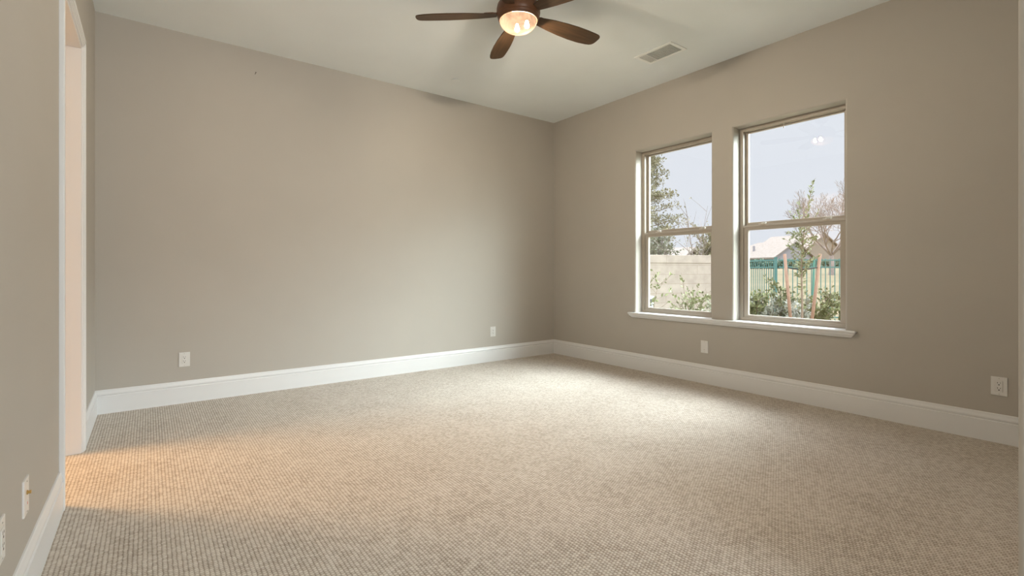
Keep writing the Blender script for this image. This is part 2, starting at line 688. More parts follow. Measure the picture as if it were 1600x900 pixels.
# apron: tapers down to the wall with returned ends
lv = [(0.613, 4.277, 1.389, 3.551), (0.600, 4.279, 1.394, 3.546), (0.588, 4.287, 1.405, 3.535), (0.577, 4.293, 1.416, 3.524), (0.574, 4.309, 1.418, 3.522)]
prev = None
for z, x, a, c in lv:
    ring = [b.verts.new((x, a, z)), b.verts.new((x, c, z)), b.verts.new((XR, c, z)), b.verts.new((XR, a, z))]
    if prev:
        for i in range(4):
            j = (i + 1) % 4
            b.faces.new((prev[i], prev[j], ring[j], ring[i]))
    prev = ring
structure('trim_2', b, TRIM)

# ------------------------------------------------------------------ windows (single-hung, taupe vinyl)


def rect_frame(bm, x0, x1, y0, y1, z0, z1, wl, wr, wb, wt, bev=0.003):
    box(bm, x0, x1, y0, y0 + wl, z0, z1, bev)
    box(bm, x0, x1, y1 - wr, y1, z0, z1, bev)
    box(bm, x0, x1, y0 + wl - 0.002, y1 - wr + 0.002, z0, z0 + wb, bev)
    box(bm, x0, x1, y0 + wl - 0.002, y1 - wr + 0.002, z1 - wt, z1, bev)


def sash_lock(parent, x, y, z):
    b = B()
    box(b, x - 0.004, x + 0.022, y - 0.030, y + 0.030, z, z + 0.006, 0.002)
    cyl(b, (x + 0.009, y, z + 0.006), (x + 0.009, y, z + 0.013), 0.010, 0.008, 14)
    box(b, x - 0.012, x + 0.012, y - 0.036, y + 0.004, z + 0.011, z + 0.016, 0.002)
    return obj('sash_lock', b, STEEL, parent)


def make_window(name, y0, y1):
    root = empty(name, (4.424, (y0 + y1) / 2, WZ0))
    root['kind'] = 'structure'
    ox, oy, oz = root.location
    inv = Matrix.Translation(-Vector((ox, oy, oz)))

    def fin(n, bm, m, p=root):
        bmesh.ops.transform(bm, matrix=inv, verts=bm.verts)
        return obj(n, bm, m, p)
    b = B()
    rect_frame(b, 4.424, 4.508, y0, y1, WZ0, WZ1, 0.034, 0.034, 0.032, 0.034)
    # stops: slim inner lip of the frame and the sloped sill step
    rect_frame(b, 4.420, 4.432, y0, y1, WZ0, WZ1, 0.020, 0.020, 0.018, 0.020, 0.002)
    fin('window_frame', b, VINYL)
    a0, a1 = y0 + 0.034, y1 - 0.034
    b = B()
    rect_frame(b, 4.468, 4.494, a0, a1, 1.490, WZ1 - 0.034, 0.026, 0.026, 0.046, 0.012)
    us = fin('upper_sash', b, VINYL)
    b = B()
    box(b, 4.479, 4.483, a0 + 0.020, a1 - 0.020, 1.510, WZ1 - 0.040)
    fin('upper_glass', b, GLASS, us)
    b = B()
    rect_frame(b, 4.432, 4.462, a0 + 0.002, a1 - 0.002, WZ0 + 0.020, 1.508, 0.040, 0.040, 0.034, 0.046)
    box(b, 4.424, 4.436, a0 + 0.002, a1 - 0.002, 1.486, 1.500, 0.003)
    ls = fin('lower_sash', b, VINYL)
    b = B()
    box(b, 4.445, 4.449, a0 + 0.034, a1 - 0.034, WZ0 + 0.048, 1.470)
    fin('lower_glass', b, GLASS, ls)
    for t in (0.17, 0.80):
        lk = sash_lock(ls, 4.438 - ox, a0 + (a1 - a0) * t - oy, 1.508 - oz)
    return root


w1 = make_window('window_1', *WIN[0])
w2 = make_window('window_2', *WIN[1])

# little hook hanging from the head of the near window
b = B()
cyl(b, (0, 0, 0), (0, 0, -0.030), 0.0022, None, 10)
cyl(b, (0, 0, -0.026), (0, 0, -0.042), 0.0048, 0.0040, 12)
box(b, -0.006, 0.006, -0.006, 0.006, -0.003, 0.003, 0.001)
o = obj('window_hook', b, STEEL, None, False, (4.440, 1.97, WZ1 - 0.033))
tag(o, 'tiny metal hook hanging from the head of the near window', 'hook')

# ------------------------------------------------------------------ wall plates


def plate_base(name, loc, rz, label, cat, group=None, w=0.076, h=0.118):
    """the plate lies in local XZ, facing local -Y"""
    root = empty(name, loc, rz)
    tag(root, label, cat, group)
    b = B()
    box(b, -w / 2, w / 2, -0.0055, 0.0, -h / 2, h / 2)
    fr = [e for e in b.edges if all(abs(v.co.y + 0.0055) < 1e-5 for v in e.verts)]
    bmesh.ops.bevel(b, geom=fr, offset=0.003, segments=3, affect='EDGES', profile=0.6)
    obj('cover_plate', b, PLATE, root)
    return root


def screw(root, z, y=-0.0055):
    b = B()
    cyl(b, (0, y, z), (0, y - 0.0012, z), 0.0032, 0.0026, 14)
    s = obj('screw', b, SCREW, root)
    b = B()
    box(b, -0.0026, 0.0026, y - 0.0016, y - 0.0010, z - 0.0004, z + 0.0004)
    obj('screw_slot', b, SLOT, s)


def outlet(name, loc, rz, label, group):
    root = plate_base(name, loc, rz, label, 'outlet', group)
    b = B()
    rect_gap = 0.0335
    box(b, -rect_gap / 2, rect_gap / 2, -0.0080, -0.0050, -0.0335, 0.0335, 0.0012)
    ins = obj('receptacle', b, PLATE, root)
    b = B()
    for (x0, x1, z0, z1) in ((-0.0185, -0.0170, -0.035, 0.035), (0.0170, 0.0185, -0.035, 0.035), (-0.0185, 0.0185, 0.0338, 0.0350), (-0.0185, 0.0185, -0.0350, -0.0338)):
        box(b, x0, x1, -0.0062, -0.0050, z0, z1)
    obj('receptacle_gap', b, SCREW, root)
    for s in (1, -1):
        c = 0.0165 * s
        b = B()
        box(b, -0.0078, -0.0054, -0.0084, -0.0076, c + 0.001, c + 0.0100)
        box(b, 0.0052, 0.0076, -0.0084, -0.0076, c + 0.002, c + 0.0090)
        cyl(b, (0, -0.0076, c - 0.0060), (0, -0.0084, c - 0.0060), 0.0032, None, 14)
        box(b, -0.0032, 0.0032, -0.0084, -0.0076, c - 0.0095, c - 0.0060)
        obj('socket_slots', b, SLOT, ins)
    screw(root, 0.0485)
    screw(root, -0.0485)
    return root


outlet('wall_outlet', (0.239, YB, 0.357), 0, 'white duplex outlet on the long back wall, nearer the doorway', 'wall outlets')
outlet('wall_outlet', (3.326, YB, 0.357), 0, 'white duplex outlet on the long back wall, close to the windowed corner', 'wall outlets')
outlet('wall_outlet', (XR, 0.611, 0.357), -PI / 2, 'white duplex outlet on the window wall beyond the windows, nearest the wall end', 'wall outlets')

# small plate below the windows: a data plate with one low jack
r = plate_base('data_plate', (XR, 2.643, 0.353), -PI / 2, 'white wall plate with a small low jack, under the gap between the windows', 'wall plate')
b = B(); box(b, -0.009, 0.009, -0.0075, -0.005, -0.036, -0.016, 0.001); j = obj('jack', b, PLATE, r)
b = B(); box(b, -0.0055, 0.0055, -0.0080, -0.0072, -0.031, -0.021); obj('jack_opening', b, SCREW, j)
screw(r, 0.0485); screw(r, -0.0485)

# coax plate on the left wall
r = plate_base('cable_plate', (XL, 2.214, 0.352), PI / 2, 'white cable plate with a brass connector, beside the doorway casing on left wall', 'wall plate')
b = B()
cyl(b, (0, -0.0055, 0.012), (0, -0.0080, 0.012), 0.0075, None, 6)
cyl(b, (0, -0.0080, 0.012), (0, -0.0140, 0.012), 0.0048, None, 16)
cyl(b, (0, -0.0140, 0.012), (0, -0.0160, 0.012), 0.0058, None, 6)
cn = obj('coax_connector', b, GOLD, r)
b = B(); box(b, -0.007, 0.007, -0.0068, -0.005, -0.030, -0.014, 0.001); j = obj('jack', b, PLATE, r)
b = B(); box(b, -0.0040, 0.0040, -0.0074, -0.0066, -0.026, -0.018); obj('jack_opening', b, REDP, j)
screw(r, 0.0485); screw(r, -0.0485)

# outlet cut by the picture's edge on the left wall
outlet('wall_outlet', (XL, 1.880, 0.355), PI / 2, 'white outlet on the left wall next to the cable plate, cut by the picture edge', 'wall outlets')

# nail in the back wall
b = B()
cyl(b, (0, 0, 0), (0.004, -0.020, 0.010), 0.0022, None, 8)
cyl(b, (0.004, -0.020, 0.010), (0.0045, -0.0215, 0.0115), 0.0055, None, 10)
o = obj('picture_nail', b, mat('dark_nail', (0.05, 0.035, 0.02), 0.5), None, False, (0.76, YB, 2.836))
tag(o, 'small dark nail left high on the bare back wall', 'nail')

# ------------------------------------------------------------------ ceiling vent
root = empty('ceiling_vent', (3.690, 2.702, H))
tag(root, 'white louvered air register flush in the ceiling', 'vent')
b = B()
hx, hy = 0.118, 0.196
for x0, x1, y0, y1 in ((-hx, -hx + 0.030, -hy, hy), (hx - 0.030, hx, -hy, hy), (-hx + 0.028, hx - 0.028, -hy, -hy + 0.030), (-hx + 0.028, hx - 0.028, hy - 0.030, hy)):
    box(b, x0, x1, y0, y1, -0.008, 0.0, 0.002)
obj('register_frame', b, VENTM, root)
b = B(); box(b, -hx + 0.02, hx - 0.02, -hy + 0.02, hy - 0.02, -0.0012, -0.0002)
obj('duct_backing', b, VENTB, root)
b = B()
div = 0.085
for k in range(10):
    x = -0.082 + k * 0.164 / 9
    for s in (0,):
        bb = B()
        box(bb, -0.0050, 0.0050, -hy + 0.030, div, -0.0006, 0.0006)
        bmesh.ops.rotate(bb, cent=(0, 0, 0), matrix=Matrix.Rotation(math.radians(-52), 3, 'Y'), verts=bb.verts)
        bmesh.ops.translate(bb, vec=(x, 0, -0.006), verts=bb.verts)
        tm = bpy.data.meshes.new('t'); bb.to_mesh(tm); bb.free(); b.from_mesh(tm); bpy.data.meshes.remove(tm)
for k in range(5):
    y = div + 0.013 + k * 0.0165
    bb = B()
    box(bb, -hx + 0.030, hx - 0.030, -0.0060, 0.0060, -0.0006, 0.0006)
    bmesh.ops.rotate(bb, cent=(0, 0, 0), matrix=Matrix.Rotation(math.radians(12), 3, 'X'), verts=bb.verts)
    bmesh.ops.translate(bb, vec=(0, y, -0.006), verts=bb.verts)
    tm = bpy.data.meshes.new('t'); bb.to_mesh(tm); bb.free(); b.from_mesh(tm); bpy.data.meshes.remove(tm)
box(b, -hx + 0.030, hx - 0.030, div - 0.002, div + 0.002, -0.010, -0.001)
obj('louvers', b, VENTM, root)

# ------------------------------------------------------------------ concealed sprinkler cover
b = B()
lathe(b, [(0, -0.013), (0.036, -0.013), (0.0415, -0.0115), (0.0415, -0.0095), (0.030, -0.0085), (0.030, 0.0), (0, 0.0)], 40)
o = obj('sprinkler_cover', b, CEIL, None, False, (2.52, 4.335, H))
tag(o, 'small round white cover disc on the ceiling near the back wall', 'sprinkler cover')

# ------------------------------------------------------------------ ceiling fan
FX, FY = 2.013, 2.615
fan = empty('ceiling_fan', (FX, FY, H))
tag(fan, 'dark bronze five-blade ceiling fan with a lit glass bowl', 'ceiling fan')
b = B()
lathe(b, [(0, 0), (0.075, 0), (0.078, -0.012), (0.070, -0.040), (0.045, -0.058), (0.016, -0.062), (0, -0.062)], 48)
obj('canopy', b, BRONZE, fan, True)
b = B(); cyl(b, (0, 0, -0.055), (0, 0, -0.125), 0.014, None, 20)
obj('downrod', b, BRONZE, fan, True)
b = B()
lathe(b, [(0, -0.105), (0.030, -0.105), (0.040, -0.116), (0.090, -0.124), (0.125, -0.140), (0.143, -0.165), (0.148, -0.190), (0.1485, -0.214),
          (0.146, -0.228), (0.141, -0.236), (0.1405, -0.238), (0.142, -0.242), (0.1395, -0.250), (0.1340, -0.255), (0.1335, -0.257), (0.135, -0.261), (0.130, -0.266),
          (0.1265, -0.267), (0.1265, -0.240), (0, -0.240)], 64)
obj('motor_housing', b, BRONZE, fan, True)
b = B()
lathe(b, [(0, -0.2405), (0.1262, -0.2405), (0.1262, -0.2668), (0.1235, -0.2668), (0.1225, -0.2435), (0, -0.2435)], 40)
obj('bulb_light_absorber', b, mat('absorber_black', (0.0, 0.0, 0.0), 0.9, 0, 0.0), fan)  # black liner added to soak up bulb light inside the housing
b = B()
R0, D0 = 0.1285, 0.086
pr = [(R0 * math.cos(t), -D0 * math.sin(t) ** 1.0) for t in [PI / 2 * k / 18 for k in range(19)]]
pr[-1] = (0.0, -D0)
lathe(b, pr + [(0, -D0 + 0.006)] + [(R0 * 0.965 * math.cos(t), -(D0 - 0.006) * math.sin(t)) for t in [PI / 2 * k / 18 for k in range(17, -1, -1)]], 64)
bowl = obj('glass_bowl', b, BOWL, fan, True, (0, 0, -0.259))
bowl['label'] = 'lit marbled amber glass bowl'
BULB = bpy.data.materials.new('lit_bulb')
BULB.use_nodes = True
bb_ = BULB.node_tree.nodes['Principled BSDF']
bb_.inputs['Emission Color'].default_value = (1.0, 0.96, 0.90, 1)
bb_.inputs['Emission Strength'].default_value = BULB_STRENGTH
for bx_, by_ in ((0.064, -0.012), (0.040, 0.066)):
    b = B()
    lathe(b, [(0, 0.020), (0.008, 0.019), (0.009, 0.009), (0.013, 0.0), (0.016, -0.013), (0.013, -0.024), (0.007, -0.029), (0, -0.030)], 20)
    obj('bulb', b, BULB, bowl, True, (bx_, by_, -0.011))


def blade_mesh():
    """blade along +X, from r=0.19 to 0.705; outline lists (x, half width lead, half width trail)"""
    out = [(0.150, 0.030, 0.032), (0.20, 0.040, 0.044), (0.28, 0.052, 0.058), (0.38, 0.063, 0.068), (0.48, 0.069, 0.073), (0.57, 0.068, 0.072),
           (0.64, 0.060, 0.068), (0.675, 0.052, 0.064), (0.692, 0.042, 0.058), (0.702, 0.026, 0.046), (0.706, 0.004, 0.030)]
    b = B()
    rows = []
    th = 0.0032
    for x, a, c in out:
        rows.append([b.verts.new((x, y, z)) for z in (th, -th) for y in (a, a * 0.5, 0, -c * 0.5, -c)])
    for p, q in zip(rows, rows[1:]):
        for k in range(4):
            b.faces.new((p[k], p[k + 1], q[k + 1], q[k]))
            b.faces.new((p[5 + k + 1], p[5 + k], q[5 + k], q[5 + k + 1]))
        b.faces.new((p[0], q[0], q[5], p[5]))
        b.faces.new((p[4], p[9], q[9], q[4]))
    for p in (rows[0], rows[-1]):
        for k in range(4):
            b.faces.new((p[k], p[k + 1], p[5 + k + 1], p[5 + k]))
    me = bpy.data.meshes.new('fan_blade')
    bmesh.ops.recalc_face_normals(b, faces=b.faces)
    b.to_mesh(me); b.free()
    me.materials.append(BLADE)
    return me


def iron_mesh():
    b = B()
    box(b, 0.085, 0.150, -0.020, 0.020, 0.005, 0.014, 0.003)
    vs = [(0.140, -0.022), (0.175, -0.034), (0.225, -0.030), (0.262, 0.0), (0.225, 0.030), (0.175, 0.034), (0.140, 0.022)]
    top = [b.verts.new((x, y, 0.0105)) for x, y in vs]
    bot = [b.verts.new((x, y, 0.0034)) for x, y in vs]
    b.faces.new(top); b.faces.new(list(reversed(bot)))
    for i in range(len(vs)):
        j = (i + 1) % len(vs)
        b.faces.new((top[i], top[j], bot[j], bot[i]))
    me = bpy.data.meshes.new('blade_iron')
    bmesh.ops.recalc_face_normals(b, faces=b.faces)
    b.to_mesh(me); b.free()
    me.materials.append(BRONZE)
    return me


BM, IM = blade_mesh(), iron_mesh()
PITCH = math.radians(-12)
for k in range(5):
    a = math.radians(68 + 72 * k)
    o = bpy.data.objects.new('blade', BM)
    COL.objects.link(o)
    o.parent = fan
    o.location = (0, 0, -0.222)
    o.rotation_euler = (Matrix.Rotation(a, 3, 'Z') @ Matrix.Rotation(PITCH, 3, 'X')).to_euler()
    i = bpy.data.objects.new('blade_iron', IM)
    COL.objects.link(i)
    i.parent = o

# ================================================================== outdoors
# ground: flat by the house, rising gently to the far lawn


def ground_z(r):
    pts = [(0, -0.16), (14, -0.16), (46, 0.74), (81, 1.5), (105, 1.75), (600, 4.0)]
    for (a, za), (c, zc) in zip(pts, pts[1:]):
        if r <= c:
            t = (r - a) / (c - a)
            return za + (zc - za) * t
    return pts[-1][1]


rs = [0.5, 6, 10, 14, 18, 24, 30, 38, 46, 56, 68, 81, 95, 105, 140, 200, 320, 600]
b = B()
rings = []
NA = 96
for r_ in rs:
    rings.append([b.verts.new((r_ * math.cos(2 * PI * k / NA), r_ * math.sin(2 * PI * k / NA), ground_z(r_))) for k in range(NA)])
for p, q in zip(rings, rings[1:]):
    for k in range(NA):
        j = (k + 1) % NA
        b.faces.new((p[k], p[j], q[j], q[k]))
b.faces.new(rings[0])
o = obj('ground', b, LAWN, None, True)
o['kind'] = 'structure'


def gz(x, y):
    return ground_z(math.hypot(x, y))


# block garden wall
A, Cc = Vector((6.6, 7.14, 0)), Vector((10.53, 5.82, 0))
d = Cc - A
ang = math.atan2(d.y, d.x)
b = B()
box(b, 0, d.length, 0, 0.20, -0.16 + 1.42 - 8 * 0.203 - 0.2, 1.26, 0.004)
box(b, -0.01, d.length + 0.01, -0.012, 0.212, 1.258, 1.435, 0.012)
o = obj('garden_wall', b, BLOCK, None, False, (A.x, A.y, 0.0), ang)
tag(o, 'beige block garden wall outside the far window', 'garden wall')

# green metal fence: two runs meeting at a corner post


def fence(name, p0, p1, z_top, label, posts, lean=()):
    p0, p1 = Vector((*p0, 0)), Vector((*p1, 0))
    dv = p1 - p0
    root = empty(name, (p0.x, p0.y, gz(p0.x, p0.y)), math.atan2(dv.y, dv.x))
    tag(root, label, 'fence')
    zb = root.location.z
    h = z_top - zb
    L = dv.length
    for z in (h - 0.03, h - 0.20, 0.14):
        b = B(); box(b, 0, L, -0.013, 0.013, z - 0.016, z + 0.016, 0.002); obj('rail', b, FENCE, root)
    n = int(L / 0.112)
    me = None
    for k in range(1, n + 1):
        x = k * 0.112
        if any(abs(x - q) < 0.03 for q in posts):
            continue
        if me is None:
            b = B(); box(b, -0.0075, 0.0075, -0.0075, 0.0075, 0.06, h, 0.001)
            o = obj('picket', b, FENCE, root); me = o.data
        else:
            o = bpy.data.objects.new('picket', me); COL.objects.link(o); o.parent = root
        o.location = (x, 0, 0)
    for q in posts:
        b = B(); box(b, -0.027, 0.027, -0.027, 0.027, -0.05, h + 0.03, 0.004); box(b, -0.032, 0.032, -0.032, 0.032, h + 0.03, h + 0.045, 0.005)
        o = obj('post', b, FENCE, root); o.location = (q, 0, 0)
    return root


fence('metal_fence', (12.0, 5.51), (13.25, 7.08), 1.38, 'dark green picket fence run receding from the corner post toward the block wall', [0.0, 1.9])
fence('metal_fence', (12.04, 5.46), (15.0, 3.26), 1.38, 'green picket fence run behind the staked young tree', [2.44])
b = B()
cyl(b, (12.66, 4.97, -0.2), (12.73, 4.96, 1.41), 0.025, 0.025, 10)
o = obj('steel_stake', b, POSTG)
tag(o, 'pale green steel stake leaning against the picket fence beside the young tree', 'stake')

# plants -----------------------------------------------------------


def recurse_branch(raw, p, d, L, r, depth, spread, tips, up=0.15, kids=(2, 3), wob=0.18, shrink=0.72, rmin=0.011):
    pts, rad = [Vector(p)], [r]
    cur, dd = Vector(p), Vector(d).normalized()
    n = 3
    for i in range(n):
        dd = (dd + rdir() * wob + Vector((0, 0, up * 0.3))).normalized()
        cur = cur + dd * L / n
        pts.append(cur.copy())
        rad.append(max(rmin, r * (1 - 0.38 * (i + 1) / n)))
    raw.tube(pts, rad, 6 if depth > 3 else 4 if depth > 1 else 3)
    tips.append((pts[-1], dd.copy(), depth))
    if depth <= 0:
        return
    for k in range(random.randint(*kids)):
        nd = (dd + rdir() * spread + Vector((0, 0, up))).normalized()
        s = pts[-1] if k < 2 else pts[random.randint(1, 2)]
        recurse_branch(raw, s, nd, L * random.uniform(shrink - 0.1, shrink + 0.1), r * 0.60, depth - 1, spread, tips, up, kids, wob, shrink)


# big bare tree on the lawn
random.seed(21)
root = empty('bare_tree', (45.0, 16.2, gz(45, 16.2) - 0.05))
tag(root, 'leafless grey spreading tree far out on the lawn', 'tree')
raw = Raw(); tips = []
raw.tube([(0, 0, 0), (0.02, 0, 0.8), (0.0, 0.03, 1.7)], [0.26, 0.20, 0.17], 8)
raw.build('trunk', TWIG, root, True)
raw = Raw()
for k in range(9):
    a = 2 * PI * k / 9 + random.uniform(-0.3, 0.3)
    e = random.uniform(0.55, 1.5)
    recurse_branch(raw, (0, 0, 1.55 + 0.02 * k), (math.cos(a), math.sin(a), e), 1.75, 0.10, 6, 0.62, tips, 0.16, (2, 3), 0.16, 0.74)
raw.build('branches', TWIG, root)

# tall olive-green conifer behind the block wall
random.seed(5)
root = empty('tall_evergreen', (17.95, 14.05, gz(17.95, 14.05)))
tag(root, 'tall sparse olive-green evergreen behind the block wall, at the window edge', 'tree')
raw = Raw()
raw.tube([(0, 0, 0), (0.03, 0, 2.0), (0, 0.04, 4.5), (0.02, 0, 6.9)], [0.17, 0.14, 0.09, 0.02], 8)
limb, leaf = Raw(), Raw()
for k in range(62):
    z = 1.7 + 5.1 * (k / 61) ** 0.95
    reach = 1.62 * (1 - ((z - 1.2) / 6.3) ** 1.7) * random.uniform(0.6, 1.1) + 0.18
    a = k * 2.4 + random.uniform(-0.4, 0.4)
    e = Vector((math.cos(a), math.sin(a), random.uniform(0.0, 0.5))).normalized() * reach
    s = Vector((0, 0, z - 0.1))
    limb.tube([s, s + e * 0.5 + Vector((0, 0, -0.04)), s + e], [0.035, 0.022, 0.008], 4)
    for c in range(5):
        t = 0.35 + 0.65 * c / 4
        cp = s + e * t
        rr = 0.14 + 0.17 * random.random()
        for q in range(34):
            dv = rdir()
            leaf.leaf(cp + Vector((dv.x, dv.y, dv.z * 0.75)) * rr * random.random() ** 0.4, (dv + Vector((0, 0, 0.5))), random.uniform(0.07, 0.13), random.uniform(0.022, 0.04))
raw.build('trunk', BARK, root, True)
limb.build('branches', BARK, root)
leaf.build('foliage', LEAF_D, root)

# scrubby grey thicket tree behind wall
random.seed(9)


def scrub(name, loc, label, n, height, spread, r, leafmat, nleaf, leaflen, depth=2, seedv=1, stemmat=TWIG, cat='shrub', group=None, lean=(0, 0), wl=0.3):
    random.seed(seedv)
    root = empty(name, loc)
    tag(root, label, cat, group)
    st, lf = Raw(), Raw()
    for k in range(n):
        a = 2 * PI * k / n + random.uniform(-0.5, 0.5)
        s = spread * random.uniform(0.25, 1.0)
        tip = Vector((math.cos(a) * s + lean[0], math.sin(a) * s + lean[1], height * random.uniform(0.6, 1.0)))
        mid = tip * 0.5 + Vector((-math.cos(a) * s * 0.18, -math.sin(a) * s * 0.18, height * 0.08))
        base = Vector((math.cos(a), math.sin(a), 0)) * 0.05
        st.tube([base, mid, tip], [r, r * 0.7, r * 0.25], 5)
        cur = [(base, mid), (mid, tip)]
        for j in range(depth * 3):
            t = random.uniform(0.25, 0.95)
            p = base.lerp(mid, t * 2) if t < 0.5 else mid.lerp(tip, t * 2 - 1)
            dv = (rdir(-0.1) + Vector((0, 0, 0.5))).normalized() * height * random.uniform(0.12, 0.28)
            st.tube([p, p + dv * 0.5 + rdir() * 0.02, p + dv], [r * 0.45, r * 0.35, r * 0.15], 4)
            cur.append((p, p + dv))
        for q in range(nleaf):
            pa, pb = random.choice(cur)
            t = random.uniform(0.12, 1.0)
            p = pa.lerp(pb, t)
            dv = ((pb - pa).normalized() + rdir() * 0.9)
            L = leaflen * random.uniform(0.6, 1.25)
            lf.leaf(p, dv, L, L * wl * random.uniform(0.7, 1.1))
    st.build('stems', stemmat, root)
    if nleaf:
        lf.build('foliage', leafmat, root)
    return root


def near(x, y):
    return (x, y, gz(x, y) - 0.01)


scrub('grey_thicket', near(13.5, 10.0), 'tangled grey-green bush rising just above the block wall', 26, 2.55, 0.95, 0.018, LEAF_B, 130, 0.10, 3, 3)
scrub('twiggy_shrub', near(12.65, 8.05), 'bare twiggy sapling with few buds behind the block wall', 6, 3.2, 0.85, 0.014, LEAF_D, 22, 0.075, 3, 16, TWIG, 'tree')
scrub('olive_tree', near(16.7, 9.9), 'olive-green bushy treetop by the mullion, behind the block wall', 18, 2.75, 0.75, 0.02, LEAF_D, 260, 0.11, 3, 12, BARK, 'tree')

# shrubs below the windows
SH = 'shrubs below the windows'
scrub('garden_shrub', near(6.10, 3.92), 'spiky green shrub in front of the block wall, at the mullion', 15, 1.12, 0.36, 0.006, LEAF_A, 60, 0.055, 2, 31, BARK, 'shrub', SH)
scrub('garden_shrub', near(6.45, 3.75), 'low bushy shrub mostly hidden by the mullion between the windows', 12, 0.92, 0.34, 0.006, LEAF_B, 60, 0.055, 2, 37, BARK, 'shrub', SH)
scrub('garden_shrub', near(5.62, 4.33), 'arching yellow-green branch beside the white condenser unit', 4, 1.22, 0.16, 0.006, LEAF_C, 40, 0.06, 2, 33, BARK, 'shrub', SH, (0.10, -0.05))
scrub('garden_shrub', near(5.83, 4.10), 'thin leaning sprig low before the block wall, right of condenser', 3, 0.90, 0.14, 0.005, LEAF_C, 30, 0.05, 2, 35, BARK, 'shrub', SH, (0.08, -0.06))
scrub('garden_shrub', near(8.78, 4.42), 'yellow-green shrub before the dense receding fence run', 14, 1.12, 0.33, 0.007, LEAF_C, 75, 0.07, 2, 41, BARK, 'shrub', SH)
scrub('garden_shrub', near(9.02, 4.26), 'low silvery shrub at the foot of the fence corner post', 14, 0.85, 0.36, 0.006, LEAF_W, 85, 0.06, 2, 43, BARK, 'shrub', SH)
scrub('garden_shrub', near(9.20, 4.10), 'upright olive shrub just left of the first wooden stake', 9, 1.15, 0.24, 0.007, LEAF_A, 65, 0.07, 2, 45, BARK, 'shrub', SH)
scrub('garden_shrub', near(9.05, 3.80), 'silvery pale shrub growing round the young tree base', 15, 0.74, 0.40, 0.006, LEAF_W, 90, 0.06, 2, 47, BARK, 'shrub', SH)
scrub('garden_shrub', near(9.62, 3.70), 'dense green shrub right of the second wooden stake', 15, 0.80, 0.38, 0.006, LEAF_C, 90, 0.065, 2, 49, BARK, 'shrub', SH)
scrub('garden_shrub', near(9.84, 3.62), 'tall thin upright shrub before the fence, right of the stakes', 4, 1.26, 0.10, 0.008, LEAF_A, 55, 0.07, 2, 51, BARK, 'shrub', SH)
scrub('garden_shrub', near(10.05, 3.38), 'bushy green shrub at the right edge of the near window', 14, 0.85, 0.38, 0.006, LEAF_C, 85, 0.065, 2, 53, BARK, 'shrub', SH)

# young staked tree
random.seed(61)
TX, TY = 8.62, 3.54
root = empty('young_tree', near(TX, TY))
tag(root, 'slender young tree held between two leaning wooden stakes', 'tree')
z0 = -gz(TX, TY) + 0.01
st, lf = Raw(), Raw()
st.tube([(0, 0, 0), (0.01, 0, 0.7), (0.0, 0.01, 1.4), (0.03, -0.03, 2.0), (0.13, -0.11, 2.72)], [0.021, 0.018, 0.014, 0.009, 0.003], 8)
st.build('trunk', BARK, root, True)
br = Raw()


def twig_leaves(p0, p1, n, L):
    p0, p1 = Vector(p0), Vector(p1)
    br.tube([p0, (p0 + p1) / 2 + rdir() * 0.02, p1], [0.006, 0.004, 0.002], 4)
    for q in range(n):
        t = (q + random.random()) / n
        p = p0.lerp(p1, t)
        lf.leaf(p, (p1 - p0).normalized() * 0.8 + rdir() * 0.8, L * random.uniform(0.7, 1.2), L * 0.2)


twig_leaves((0.03, -0.03, 2.0), (0.14, -0.115, 2.76), 46, 0.075)
twig_leaves((0.0, 0.0, 1.7), (-0.03, 0.04, 2.38), 34, 0.07)
twig_leaves((0.02, 0.0, 1.75), (0.22, -0.16, 2.25), 22, 0.06)
for k in range(34):
    z = 1.12 + 0.9 * k / 33
    a = k * 2.4
    R_ = random.uniform(0.10, 0.24) * (1.15 - 0.35 * abs(k - 14) / 20)
    e = Vector((math.cos(a) * R_, math.sin(a) * R_, random.uniform(0.05, 0.28)))
    twig_leaves((0, 0, z), Vector((0, 0, z)) + e, 15, 0.07)
for z in (0.62, 0.74, 0.95, 1.04):
    for s in (1, -1):
        for q in range(3):
            lf.leaf((0, 0, z + 0.02 * q), (0.8 * s + random.uniform(-.3, .3), -0.6 * s, 0.25), 0.09, 0.016)
br.build('branches', BARK, root)
lf.build('foliage', LEAF_A, root)


def stake(p0, p1, label):
    b = B()
    cyl(b, p0, p1, 0.026, 0.024, 14)
    o = obj('wooden_stake', b, STAKE, None, True)
    tag(o, label, 'stake', 'wooden stakes of the young tree')


stake((8.50, 3.62, -0.22), (8.39, 3.71, 1.37), 'leaning wooden stake left of the young tree trunk')
stake((8.71, 3.48, -0.22), (8.86, 3.36, 1.37), 'leaning wooden stake right of the young tree trunk')
raw = Raw()
raw.tube([(8.400, 3.70, 1.15), (8.52, 3.63, 1.125), (8.60, 3.565, 1.115), (8.70, 3.47, 1.12), (8.838, 3.377, 1.15)], [0.010] * 5, 8)
o = raw.build('tree_tie', TIE)
tag(o, 'black rubber tie strung between the two stakes and the young trunk', 'tree tie')

